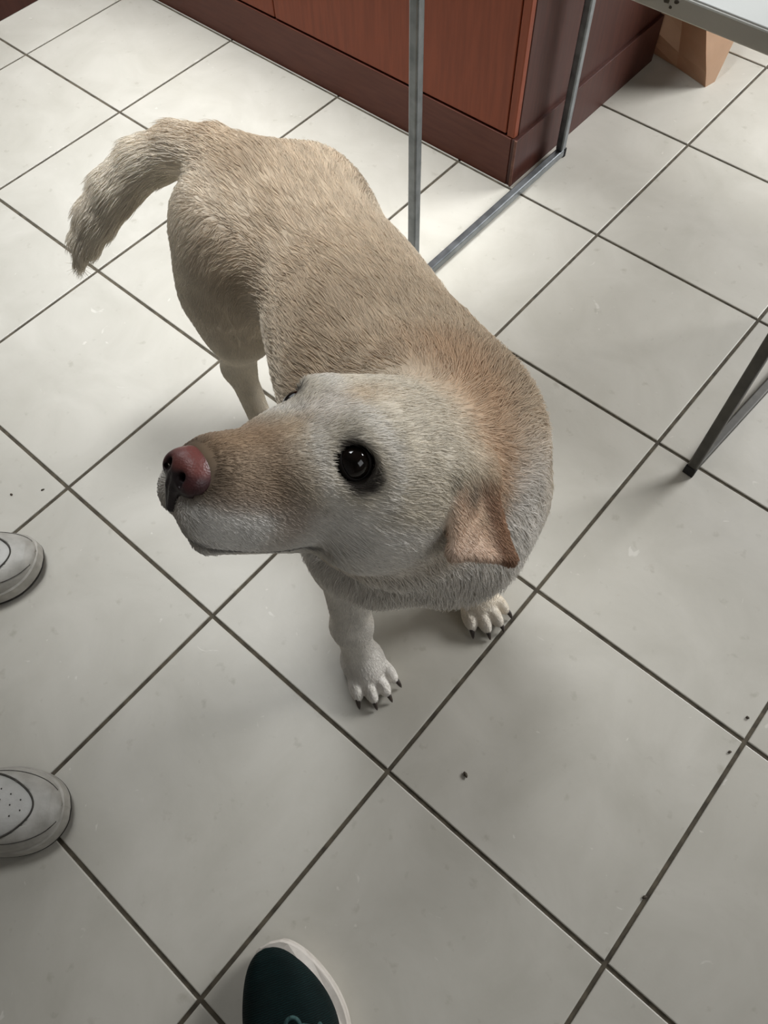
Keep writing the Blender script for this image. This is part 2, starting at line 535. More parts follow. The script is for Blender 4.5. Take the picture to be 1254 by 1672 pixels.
# trunk (curved: the middle bows out to the dog's left)
add('ell', ((-0.160, 0.018, 0.362), (0.185, 0.110, 0.122), rotm('Z', -3)), fur=0.018, flow=(-1, 0, -0.35))
add('ell', ((-0.035, 0.004, 0.365), (0.085, 0.088, 0.092)), 0.06, fur=0.018, flow=(-0.15, 0, -1))
add('ell', ((-0.130, 0.015, 0.440), (0.13, 0.072, 0.055)), 0.06, fur=0.022, flow=(-1, 0, -0.1))
add('ell', ((-0.320, 0.042, 0.370), (0.15, 0.090, 0.088)), 0.06, fur=0.018, flow=(-1, 0, -0.3))
add('ell', ((-0.455, 0.012, 0.386), (0.100, 0.094, 0.072)), 0.06, fur=0.018, flow=(-1, 0, -0.35))
# hind legs
for s in (-1, 1):
    m = 0.012
    add('ell', ((-0.458, m + s * 0.074, 0.345 if s < 0 else 0.325), (0.080, 0.046, 0.105), rotm('Y', 10)), 0.05, fur=0.015, flow=(-0.35, 0, -1))
    add('cone', ((-0.454, m + s * 0.074, 0.30), (-0.442, m + s * 0.070, 0.255), 0.050, 0.037), 0.05, fur=0.010, flow=(-0.3, 0, -1))
    add('cone', ((-0.446, m + s * 0.071, 0.250), (-0.468, m + s * 0.086, 0.145), 0.035, 0.0215), 0.05, fur=0.008, flow=(-0.3, 0, -1))
    add('cone', ((-0.468, m + s * 0.086, 0.145), (-0.432, m + s * 0.080, 0.030), 0.0200, 0.0165), 0.02, fur=0.005, flow=(0, 0, -1))
# front legs
FP = {-1: (-0.022, -0.100), 1: (-0.036, 0.084)}
for s in (-1, 1):
    add('ell', ((-0.045, s * 0.074, 0.365), (0.068, 0.042, 0.105), rotm('Y', -18)), 0.05, fur=0.020, flow=(-0.2, 0, -1))
    add('cone', ((-0.045, s * 0.080, 0.33), (-0.065, s * 0.085, 0.265), 0.048, 0.036), 0.04, fur=0.015, flow=(-0.2, 0, -1))
    fx, fy = FP[s]
    add('cone', ((-0.065, s * 0.085, 0.265), (fx - 0.022, fy, 0.105), 0.034, 0.0225), 0.03, fur=0.008, flow=(-0.1, 0, -1))
    add('cone', ((fx - 0.022, fy, 0.105), (fx - 0.006, fy, 0.030), 0.0225, 0.021), 0.02, fur=0.006, flow=(0.1, 0, -1))
# paws
claws = []
for (px_, py_, big) in ((FP[-1][0], FP[-1][1], 1.0), (FP[1][0], FP[1][1], 1.0), (-0.424, -0.068, 0.92), (-0.424, 0.092, 0.92)):
    add('ell', ((px_ + 0.004, py_, 0.021), (0.034 * big, 0.029 * big, 0.020)), 0.015, fur=0.004, flow=(1, 0, -0.5))
    for i, (dx, dy) in enumerate(((0.026, -0.0235), (0.038, -0.0085), (0.038, 0.0085), (0.026, 0.0235))):
        c = (px_ + dx * big, py_ + dy * big, 0.0135)
        add('ell', (c, (0.021 * big, 0.0092 * big, 0.0135), rotm('Z', dy * 500)), 0.004, fur=0.003, flow=(1, 0, -0.4))
        claws.append((B2W((c[0] + 0.016 * big, c[1] + dy * 0.22, 0.013)), B2W((c[0] + 0.0275 * big, c[1] + dy * 0.35, 0.0030))))
# tail, swung out to the dog's right
tailW = [(-0.505, 0.348, 0.422), (-0.560, 0.352, 0.430), (-0.608, 0.335, 0.428), (-0.642, 0.303, 0.414), (-0.662, 0.266, 0.390), (-0.676, 0.236, 0.362), (-0.685, 0.212, 0.334), (-0.690, 0.196, 0.312)]
tailR = [0.044, 0.034, 0.030, 0.029, 0.028, 0.025, 0.019, 0.009]
for i in range(len(tailW) - 1):
    d = np.array(tailW[i + 1]) - np.array(tailW[i])
    prims.append(Prim('cone', (tailW[i], tailW[i + 1], tailR[i], tailR[i + 1]), 0.03 if i == 0 else 0.004, 'add', None, tuple(d / np.linalg.norm(d)), 0.026))
# neck, rising from the shoulders and bending to the dog's right
n0 = B2W((-0.110, 0.012, 0.400)); n1 = B2W((-0.055, 0.006, 0.435)); n2 = H2W((-0.090, 0, -0.015)); n3 = H2W((-0.045, 0, 0.0))
for a, b, ra, rb in ((n0, n1, 0.098, 0.088), (n1, n2, 0.088, 0.064), (n2, n3, 0.062, 0.050)):
    d = (a - b) / np.linalg.norm(a - b)
    prims.append(Prim('cone', (a, b, ra, rb), 0.04, 'add', None, tuple(d * 0.8 + np.array([0, 0, -0.35])), 0.024))
# throat and upper chest
t0 = H2W((-0.045, 0, -0.045)); t1 = B2W((0.015, 0.0, 0.365))
prims.append(Prim('cone', (t0, t1, 0.038, 0.058), 0.04, 'add', None, (0.1, 0, -1), 0.026))
BODYN = len(prims)

# head (local axes: x muzzle, y dog's left, z up)
def hadd(kind, p, k=0.02, flow=(-1, 0, 0), fur=0.008, op='add'):
    prims.append(Prim(kind, p, k, op, HEAD, flow, fur))
hadd('ell', ((-0.040, 0, 0.010), (0.078, 0.060, 0.054)), 0.03, flow=(-1, 0, 0.2), fur=0.010)
hadd('ell', ((0.000, 0, 0.024), (0.045, 0.044, 0.032)), 0.025, flow=(-1, 0, 0.3))
for s in (-1, 1):
    hadd('ell', ((-0.030, s * 0.034, -0.018), (0.055, 0.032, 0.042)), 0.025, flow=(-1, s * 0.2, -0.2), fur=0.010)
    hadd('ell', ((0.008, s * 0.024, 0.036), (0.022, 0.018, 0.014)), 0.018, flow=(-1, s * 0.3, 0.2), fur=0.006)
    hadd('ell', ((0.030, s * 0.022, 0.004), (0.035, 0.018, 0.022)), 0.02, flow=(-1, s * 0.3, -0.1), fur=0.005)
hadd('cone', ((0.030, 0, 0.004), (0.096, 0, -0.003), 0.0300, 0.0235), 0.02, flow=(-1, 0, 0), fur=0.004)
hadd('ell', ((0.092, 0, -0.017), (0.027, 0.0250, 0.028)), 0.015, flow=(-1, 0, 0), fur=0.003)
for s in (-1, 1):
    hadd('ell', ((0.082, s * 0.0155, -0.024), (0.038, 0.0165, 0.026)), 0.014, flow=(-1, s * 0.2, -0.5), fur=0.005)
    hadd('ell', ((0.045, s * 0.022, -0.024), (0.042, 0.0155, 0.026)), 0.014, flow=(-1, s * 0.2, -0.5), fur=0.006)
hadd('cone', ((-0.030, 0, -0.040), (0.082, 0, -0.051), 0.030, 0.0150), 0.012, flow=(-1, 0, -0.3), fur=0.006)
# mouth line and eye sockets
for s in (-1, 1):
    pts = [(0.116, s * 0.004, -0.044), (0.098, s * 0.020, -0.0485), (0.070, s * 0.0285, -0.0505), (0.040, s * 0.034, -0.0480), (0.010, s * 0.038, -0.042)]
    for a, b in zip(pts[:-1], pts[1:]):
        hadd('cone', (a, b, 0.0028, 0.0026), 0.006, op='sub')
EYE = {s: np.array((0.0225, s * 0.0315, 0.0275)) for s in (-1, 1)}
EYER = 0.0125
for s in (-1, 1):
    hadd('ell', (tuple(EYE[s] + np.array((0.003, s * 0.004, 0.002))), (0.0135, 0.0125, 0.0115)), 0.008, op='sub')
# ears: the left one flipped back showing its inside, the right one hanging
earA = [(-0.060, 0.054, 0.032), (-0.102, 0.058, 0.026), (-0.060, 0.086, -0.014), (-0.113, 0.101, -0.013), (-0.090, 0.070, 0.004)]
for tri_ in ((0, 1, 4), (0, 4, 2), (1, 3, 4), (4, 3, 2)):
    hadd('tri', (earA[tri_[0]], earA[tri_[1]], earA[tri_[2]], 0.0040), 0.008, flow=(-0.6, 0.3, -0.7), fur=0.004)
hadd('cone', ((-0.058, 0.046, 0.034), (-0.098, 0.048, 0.030), 0.011, 0.012), 0.014, flow=(-0.6, 0.2, -0.5), fur=0.006)
earB = [(-0.045, -0.046, 0.042), (-0.088, -0.044, 0.040), (-0.040, -0.070, 0.010), (-0.092, -0.068, 0.008), (-0.058, -0.074, -0.035)]
for tri_ in ((0, 1, 2), (1, 3, 2), (2, 3, 4)):
    hadd('tri', (earB[tri_[0]], earB[tri_[1]], earB[tri_[2]], 0.0042), 0.010, flow=(-0.1, -0.2, -1), fur=0.005)

VOX = 0.003
DV, DQ = sdf_mesh(prims, VOX)
print('dog verts', len(DV))

# --- coat: colour, lie and length of the fur at every vertex -------------
XH = ((DV - HO) @ HR) / HS
XB = (DV - BO) @ BR
nv = len(DV)
wsum = np.zeros(nv); FLOW = np.zeros((nv, 3)); LEN = np.zeros(nv); headw = np.zeros(nv)
Xf = DV.astype(F32)
for i, p in enumerate(prims):
    if p.op != 'add':
        continue
    w = np.exp(-np.clip(p.dist(Xf), -0.02, 0.2) / 0.010)
    fl = np.asarray(p.flow, float)
    if p.frame is not None:
        fl = np.asarray(p.frame[0], float) @ fl
    fl = fl / np.linalg.norm(fl)
    wsum += w; FLOW += w[:, None] * fl; LEN += w * p.fur
    if i >= BODYN:
        headw += w
FLOW /= wsum[:, None]; LEN /= wsum; headw /= wsum

def smooth01(x, a, b):
    t = np.clip((x - a) / (b - a), 0, 1)
    return t * t * (3 - 2 * t)

def vnoise(X, sc, seed):
    r = np.random.default_rng(seed)
    out = np.zeros(len(X))
    for _ in range(7):
        k = r.normal(0, 1, 3) * sc; out += np.sin(X @ k + r.uniform(0, 6.28))
    return out / 7

cream = lin((224, 211, 192)); tan_ = lin((202, 177, 146)); pale = lin((240, 232, 217)); white = lin((236, 233, 228))
brown = lin((132, 102, 72)); grey_ = lin((212, 203, 186)); dark = lin((40, 33, 30)); pink = lin((222, 190, 164)); deep = lin((104, 66, 48))
def mix(A, c, w):
    return A * (1 - w[:, None]) + np.asarray(c) * w[:, None]
C = np.tile(cream, (nv, 1))
top = smooth01(XB[:, 2], 0.36, 0.48)
C = mix(C, tan_, 0.62 * top * (1 - headw))
C = mix(C, pale, 0.55 * smooth01(-XB[:, 2], -0.36, -0.20) * (1 - headw))
C = mix(C, pale, 0.55 * smooth01(-XB[:, 0], 0.44, 0.55) * (1 - smooth01(XB[:, 2], 0.43, 0.46)) * (1 - headw))
C = mix(C, pale, 0.75 * smooth01(-XB[:, 0], 0.36, 0.46) * smooth01(-XB[:, 1], 0.0, 0.05) * (1 - smooth01(XB[:, 2], 0.43, 0.48)) * (1 - headw))  # window light on the right rump and thigh put into the coat colour
C = mix(C, brown, 0.12 * np.clip(vnoise(DV, 60, 3) + 0.2, 0, 1) * (1 - headw))
# throat and chest white
chest = smooth01(XB[:, 0] - 0.4 * XB[:, 1], -0.06, 0.02) * smooth01(-XB[:, 2], -0.52, -0.44) * (1 - headw)
C = mix(C, white, 0.8 * chest)
hx, hy, hz = XH[:, 0], XH[:, 1], XH[:, 2]
H = grey_ + 0 * C
H = mix(H, tan_, 0.55 * np.exp(-((hx + 0.10) / 0.03) ** 2))                       # nape band
H = mix(H, tan_, 0.65 * np.exp(-(hy / 0.012) ** 2) * smooth01(hx, -0.05, 0.03))    # stripe down the forehead
H = mix(H, white, 0.75 * smooth01(-hz, -0.010, 0.012) * smooth01(np.abs(hy), 0.012, 0.028))  # cheeks
H = mix(H, brown, 0.72 * smooth01(hx, 0.045, 0.075) * smooth01(hz, -0.022, 0.000))  # top of the muzzle
H = mix(H, brown, 0.55 * np.exp(-(((hx - 0.056) / 0.016) ** 2 + ((hz + 0.014) / 0.024) ** 2)))
H = mix(H, white, 0.75 * smooth01(hx, 0.068, 0.080) * smooth01(-hz, 0.008, 0.016))  # flews
lipl = np.exp(-((hz + 0.0495 - 0.10 * np.clip(0.05 - hx, 0, 1)) / 0.0040) ** 2) * smooth01(hx, 0.01, 0.02)
H = mix(H, dark, 0.75 * lipl)
H = mix(H, white, 0.6 * smooth01(-hz, 0.052, 0.058))
H = mix(H, dark, 0.85 * smooth01(hx, 0.100, 0.112) * smooth01(-hz, 0.036, 0.042) * smooth01(hz, -0.056, -0.050))
for s in (-1, 1):
    ea = np.array((-0.20, s * 0.75, -0.55)); ea /= np.linalg.norm(ea)
    eo = XH - EYE[s]
    along = eo @ ea
    de = np.sqrt((along / 0.0235) ** 2 + ((eo ** 2).sum(1) - along ** 2) / 0.0165 ** 2)
    H = mix(H, white, 0.5 * np.exp(-((de - 1.55) / 0.35) ** 2))
    H = mix(H, dark, 0.97 * (1 - smooth01(de, 0.86, 1.14)))
H = mix(H, dark, 0.75 * np.exp(-((np.sqrt(((hx - 0.106) / 0.024) ** 2 + (hy / 0.026) ** 2 + ((hz + 0.003) / 0.022) ** 2)) / 0.85) ** 6))   # dark skin round the nose
# inside of the flipped left ear, its rear shadow and canal pit painted dark
dE = np.min([prims[i].dist(Xf) for i, p in enumerate(prims) if p.kind == 'tri' and p.p[0][1] > 0], 0) / HS
inear = (1 - smooth01(dE, 0.001, 0.006)) * (hy > 0)
H = mix(H, pink, 0.75 * inear)
H = mix(H, deep, 0.9 * inear * smooth01(-hx + 0.35 * hz, 0.088, 0.100))
H = mix(H, dark, 0.8 * np.exp(-((np.linalg.norm(XH - np.array((-0.074, 0.062, 0.022)), axis=1)) / 0.009) ** 2))
C = C * (1 - headw[:, None]) + H * headw[:, None]
C = mix(C, lin((200, 156, 116)), 0.5 * np.exp(-((hx + 0.122) / 0.028) ** 2) * smooth01(hz, -0.055, -0.02) * (1 - smooth01(np.sqrt(hy ** 2 + hz ** 2), 0.085, 0.13)))   # warm band behind the skull
C = C * (1 + 0.10 * vnoise(DV, 150, 5)[:, None])
C = np.clip(C, 0, 1)

dog = empty('dog', (float(BO[0]), float(BO[1]), 0.0))
tag(dog, 'cream yellow short-haired dog standing on the tiles with its head turned', 'dog')

def coat_material(name, rough, hair):
    m, nt, b = new_mat(name)
    N, L = nt.nodes, nt.links
    at = N.new('ShaderNodeAttribute'); at.attribute_name = 'coat'
    L.new(at.outputs['Color'], b.inputs['Base Color'])
    b.inputs['Roughness'].default_value = rough
    b.inputs['Specular IOR Level'].default_value = 0.25
    return m
M['skin'] = coat_material('dog_skin', 0.8, False)
M['fur'] = coat_material('dog_fur', 0.55, True)

me = mesh_np('body', DV, DQ)
ca = me.attributes.new('coat', 'FLOAT_COLOR', 'POINT')
ca.data.foreach_set('color', np.concatenate([C, np.ones((nv, 1))], 1).astype(F32).ravel())
body = keep(link('body', me, M['skin'], None, True), dog)

# --- fur as hair strands ---------------------------------------------------
tris = np.concatenate([DQ[:, [0, 1, 2]], DQ[:, [0, 2, 3]]])
e1 = DV[tris[:, 1]] - DV[tris[:, 0]]; e2 = DV[tris[:, 2]] - DV[tris[:, 0]]
fn = np.cross(e1, e2); ar = np.linalg.norm(fn, axis=1); fn = fn / (ar[:, None] + 1e-12)
vn = np.zeros((nv, 3))
for k in range(3):
    np.add.at(vn, tris[:, k], fn * ar[:, None])
vn /= np.linalg.norm(vn, axis=1, keepdims=True) + 1e-12
tl = LEN[tris].mean(1); th_ = headw[tris].mean(1)
dens = ar * (1.0 + 3.5 * np.clip((0.014 - tl) / 0.008, 0, 1)) * (fn[:, 2] > -0.96)
NH = 330000
pick = RNG.choice(len(tris), NH, p=dens / dens.sum())
u, v = RNG.random(NH), RNG.random(NH)
f_ = u + v > 1; u[f_], v[f_] = 1 - u[f_], 1 - v[f_]
bw = np.stack([1 - u - v, u, v], 1)
tv = tris[pick]
def interp(A):
    return (A[tv] * bw[:, :, None]).sum(1) if A.ndim == 2 else (A[tv] * bw).sum(1)
root = interp(DV); nrm = interp(vn); nrm /= np.linalg.norm(nrm, axis=1, keepdims=True)
flow = interp(FLOW); ln = interp(LEN); hc_ = interp(C)
hl_ = (root - HO) @ HR / HS
okm = np.ones(NH, bool)
for s in (-1, 1):
    okm &= np.linalg.norm(hl_ - EYE[s], axis=1) > 0.0158
okm &= ~(((((hl_ - np.array((0.113, 0, 0.0))) / np.array((0.0148, 0.0176, 0.0148))) ** 2).sum(1) < 1.0))
okm &= root[:, 2] > 0.006
root, nrm, flow, ln, hc_ = root[okm], nrm[okm], flow[okm], ln[okm], hc_[okm]
nh = len(root)
cl = np.stack([vnoise(root, 170, 21), vnoise(root, 170, 22), vnoise(root, 170, 23)], 1)   # tufts leaning together
cl2 = np.stack([vnoise(root, 50, 31), vnoise(root, 50, 32), vnoise(root, 50, 33)], 1)
flow = flow + 0.28 * cl + 0.16 * cl2 + RNG.normal(0, 0.12, (nh, 3))
tang = flow - nrm * (flow * nrm).sum(1, keepdims=True)
tang /= np.linalg.norm(tang, axis=1, keepdims=True) + 1e-9
lift = np.clip(0.22 + 0.22 * np.clip((0.009 - ln) / 0.005, 0, 1) + 0.10 * vnoise(root, 120, 24) + RNG.normal(0, 0.06, nh), 0.06, 0.8)[:, None]
L_ = (ln * RNG.uniform(0.65, 1.15, nh))[:, None]
PTS = 5
pos = np.zeros((nh, PTS, 3))
for k in range(PTS):
    t = k / (PTS - 1)
    pos[:, k] = root - nrm * 0.0003 + tang * L_ * t + nrm * L_ * (lift * t * (1.25 - 0.75 * t)) + np.array([0, 0, -0.10]) * L_ * t * t
pos[:, :, 2] = np.maximum(pos[:, :, 2], 0.0012)
hcv = bpy.data.hair_curves.new('fur')
hcv.add_curves([PTS] * nh)
hcv.attributes['position'].data.foreach_set('vector', pos.astype(F32).ravel())
ra = hcv.attributes.get('radius') or hcv.attributes.new('radius', 'FLOAT', 'POINT')
prof = np.array([1.0, 0.95, 0.8, 0.55, 0.12])
ra.data.foreach_set('value', (np.tile(prof, (nh, 1)) * (0.00024 + 0.0040 * np.clip(ln - 0.003, 0, 0.02))[:, None]).astype(F32).ravel())
hcol = np.clip(hc_ * RNG.uniform(0.88, 1.12, nh)[:, None], 0, 1)
ha = hcv.attributes.new('coat', 'FLOAT_COLOR', 'CURVE')
ha.data.foreach_set('color', np.concatenate([hcol, np.ones((nh, 1))], 1).astype(F32).ravel())
hcv.materials.append(M['fur'])
fur = bpy.data.objects.new('fur', hcv)
COL.objects.link(fur)
keep(fur, dog)
tag(fur, kind='stuff')

# --- eyes, nose, claws ------------------------------------------------------
M['eye'] = mat_noise('dark_eye', rgba(12, 8, 6), rgba(22, 14, 10), 0.07, 200)
M['lid'] = mat_noise('black_eyelid', rgba(22, 18, 17), rgba(30, 25, 23), 0.65, 90, spec=0.2)
M['claw'] = mat_noise('dark_claw', rgba(46, 38, 34), rgba(74, 62, 54), 0.4, 160)

def nose_material():
    m, nt, b = new_mat('nose_leather')
    N, L = nt.nodes, nt.links
    at = N.new('ShaderNodeAttribute'); at.attribute_name = 'coat'
    vo = N.new('ShaderNodeTexVoronoi'); vo.inputs['Scale'].default_value = 700
    tc = N.new('ShaderNodeTexCoord'); L.new(tc.outputs['Object'], vo.inputs['Vector'])
    bp = N.new('ShaderNodeBump'); bp.inputs['Strength'].default_value = 0.25; bp.inputs['Distance'].default_value = 0.0006
    L.new(vo.outputs['Distance'], bp.inputs['Height']); L.new(bp.outputs['Normal'], b.inputs['Normal'])
    L.new(at.outputs['Color'], b.inputs['Base Color'])
    b.inputs['Roughness'].default_value = 0.38
    return m
M['nose'] = nose_material()

for s in (-1, 1):
    bm = bmesh.new()
    bmesh.ops.create_uvsphere(bm, u_segments=32, v_segments=20, radius=EYER * HS)
    c = H2W(EYE[s])
    for v in bm.verts:
        v.co += Vector(c)
    eye = keep(from_bm('eye', bm, M['eye'], None, True), dog)
    # lids: a shell over the ball with an almond opening
    out = np.array((0.52, s * 0.70, 0.46)); out /= np.linalg.norm(out)
    ax1 = np.array((-0.20, s * 0.75, -0.55)); ax1 -= out * (ax1 @ out); ax1 /= np.linalg.norm(ax1)
    ax2 = np.cross(out, ax1)
    bm = bmesh.new()
    NA, rows = 40, []
    for k in range(NA):
        a = 2 * math.pi * k / NA
        r0 = 1.0 / math.sqrt((math.cos(a) / 1.08) ** 2 + (math.sin(a) / 0.74) ** 2)
        row = []
        for j, (th2, rr) in enumerate(((r0 + 0.02, EYER + 0.0001), (r0, EYER + 0.0004), (r0 + 0.10, EYER + 0.0008), (r0 + 0.35, EYER + 0.0008), (1.9, EYER - 0.001))):
            dv = out * math.cos(th2) + (ax1 * math.cos(a) + ax2 * math.sin(a)) * math.sin(th2)
            row.append(bm.verts.new(tuple(H2W(EYE[s] + dv * rr))))
        rows.append(row)
    for k in range(NA):
        for j in range(4):
            bm.faces.new((rows[k][j], rows[(k + 1) % NA][j], rows[(k + 1) % NA][j + 1], rows[k][j + 1]))
    keep(from_bm('eyelid', bm, M['lid'], None, True), dog)

np_ = []
def nadd(kind, p, k=0.006, op='add'):
    np_.append(Prim(kind, p, k, op, HEAD))
NX = 0.0095
nadd('ell', ((0.1035 + NX, 0, -0.0008), (0.0140, 0.0170, 0.0130)))
nadd('ell', ((0.1110 + NX, 0, -0.004), (0.0080, 0.0140, 0.0115)), 0.006)
for s in (-1, 1):
    nadd('ell', ((0.1080 + NX, s * 0.0105, -0.004), (0.010, 0.0078, 0.0090)), 0.004)
nadd('cone', ((0.113 + NX, 0, -0.013), (0.110 + NX, 0, -0.028), 0.0060, 0.0040), 0.004)
for s in (-1, 1):
    nadd('cone', ((0.1230 + NX, s * 0.0068, -0.0018), (0.108 + NX, s * 0.0080, -0.001), 0.0033, 0.0026), 0.003, 'sub')
    nadd('cone', ((0.1175 + NX, s * 0.0090, -0.005), (0.106 + NX, s * 0.0185, -0.009), 0.0015, 0.0013), 0.002, 'sub')
nadd('cone', ((0.1210 + NX, 0, -0.004), (0.1155 + NX, 0, -0.028), 0.0010, 0.0010), 0.002, 'sub')
NV, NQ = sdf_mesh(np_, 0.0009, cap=0.015, pad=0.004)
nl = ((NV - HO) @ HR) / HS
nc = np.tile(lin((44, 34, 36)), (len(NV), 1))
nc = mix(nc, lin((132, 76, 70)), 0.85 * smooth01(nl[:, 2] - 0.25 * np.abs(nl[:, 1]), -0.003, 0.004) * smooth01(nl[:, 0], 0.109, 0.118))
nc = mix(nc, lin((120, 66, 66)), 0.5 * np.exp(-((np.abs(nl[:, 1]) - 0.0145) / 0.004) ** 2) * np.exp(-((nl[:, 2] + 0.002) / 0.006) ** 2))
me = mesh_np('nose', NV, NQ)
ca = me.attributes.new('coat', 'FLOAT_COLOR', 'POINT')
ca.data.foreach_set('color', np.concatenate([nc, np.ones((len(NV), 1))], 1).astype(F32).ravel())
nose = keep(link('nose', me, M['nose'], None, True), dog)
tag(nose, 'pinkish black nose with dark nostrils')

for a, b in claws:
    bm = bmesh.new()
    a, b = Vector(a), Vector(b)
    mid = (a + b) / 2 + Vector((0, 0, 0.0025))
    tube_bm(bm, [a, a.lerp(mid, 0.6), mid, mid.lerp(b, 0.6), b], [0.0034, 0.0034, 0.0030, 0.0021, 0.0006], 7)
    keep(from_bm('claw', bm, M['claw'], None, True), dog)

# ------------------------------------------------------------------ shoes
M['white_leather'] = mat_noise('worn_white_leather', rgba(176, 174, 168), rgba(200, 198, 193), 0.55, 26, detail=6, bump=0.25, bscale=240)
M['white_guard'] = mat_noise('scuffed_white_guard', rgba(158, 154, 146), rgba(190, 187, 180), 0.55, 34, detail=6, bump=0.3, bscale=200)
M['white_sole'] = mat_noise('dirty_white_sole', rgba(150, 146, 138), rgba(186, 182, 174), 0.7, 40, detail=5)
M['seam'] = mat_noise('dark_seam', rgba(58, 55, 50), rgba(78, 74, 68), 0.8, 200)
M['lining'] = mat_noise('dark_lining', rgba(34, 34, 34), rgba(48, 47, 46), 0.9, 120)
M['outsole'] = mat_noise('dark_outsole', rgba(44, 42, 39), rgba(58, 55, 50), 0.85, 120)
M['cream_sole'] = mat_noise('cream_sole', rgba(192, 184, 174), rgba(212, 205, 196), 0.65, 60, detail=5)
M['lace'] = mat_noise('dark_teal_lace', rgba(30, 58, 58), rgba(52, 84, 82), 0.8, 300)

def knit_material():
    m, nt, b = new_mat('dark_green_knit')
    N, L = nt.nodes, nt.links
    tc = N.new('ShaderNodeTexCoord')
    w = N.new('ShaderNodeTexWave'); w.wave_type = 'BANDS'; w.bands_direction = 'X'
    w.inputs['Scale'].default_value = 150; w.inputs['Distortion'].default_value = 3.0; w.inputs['Detail'].default_value = 2
    w.inputs['Detail Scale'].default_value = 2.0
    L.new(tc.outputs['Object'], w.inputs['Vector'])
    n = N.new('ShaderNodeTexNoise'); n.inputs['Scale'].default_value = 40
    L.new(tc.outputs['Object'], n.inputs['Vector'])
    mu = N.new('ShaderNodeMath'); mu.operation = 'MULTIPLY'
    L.new(w.outputs['Fac'], mu.inputs[0]); L.new(n.outputs['Fac'], mu.inputs[1])
    r = N.new('ShaderNodeValToRGB')
    r.color_ramp.elements[0].position = 0.05; r.color_ramp.elements[0].color = rgba(2, 12, 12)
    r.color_ramp.elements[1].position = 0.75; r.color_ramp.elements[1].color = rgba(10, 38, 38)
    L.new(mu.outputs[0], r.inputs['Fac']); L.new(r.outputs['Color'], b.inputs['Base Color'])
    bp = N.new('ShaderNodeBump'); bp.inputs['Strength'].default_value = 0.5; bp.inputs['Distance'].default_value = 0.001
    L.new(w.outputs['Fac'], bp.inputs['Height']); L.new(bp.outputs['Normal'], b.inputs['Normal'])
    b.inputs['Roughness'].default_value = 0.75
    b.inputs['Specular IOR Level'].default_value = 0.15
    return m
M['knit'] = knit_material()

SL = 0.285
_pt = np.linspace(0, 1, 201)
_pp = np.interp(_pt, [0, 0.13, 0.30, 0.42, 0.55, 0.68, 0.77, 0.86, 1.0], [0.74, 0.76, 0.74, 0.745, 0.86, 0.985, 1.0, 0.97, 0.93])
_pp = np.convolve(np.pad(_pp, 12, mode='edge'), np.hanning(25) / np.hanning(25).sum(), mode='valid')
_px = _pt
_hx = np.array([0.0, 0.10, 0.22, 0.36, 0.48, 0.60, 0.72, 0.82, 0.90, 0.96, 1.0])
_hh = np.array([0.090, 0.088, 0.074, 0.082, 0.104, 0.088, 0.070, 0.060, 0.052, 0.043, 0.030])

def shoe_w(t, half, toe=0.84):
    p = float(np.interp(t, _px, _pp))
    if t > toe: p *= math.sqrt(max(0.0, 1 - ((t - toe) / (1 - toe)) ** (2.2 if toe > 0.7 else 2.0)))
    if t < 0.13: p *= math.sqrt(max(0.0, 1 - ((0.13 - t) / 0.13) ** 2.3))
    return p * half
def shoe_off(t):
    return 0.010 * math.sin(math.pi * min(max(t, 0), 1)) - 0.004      # gentle inward sweep

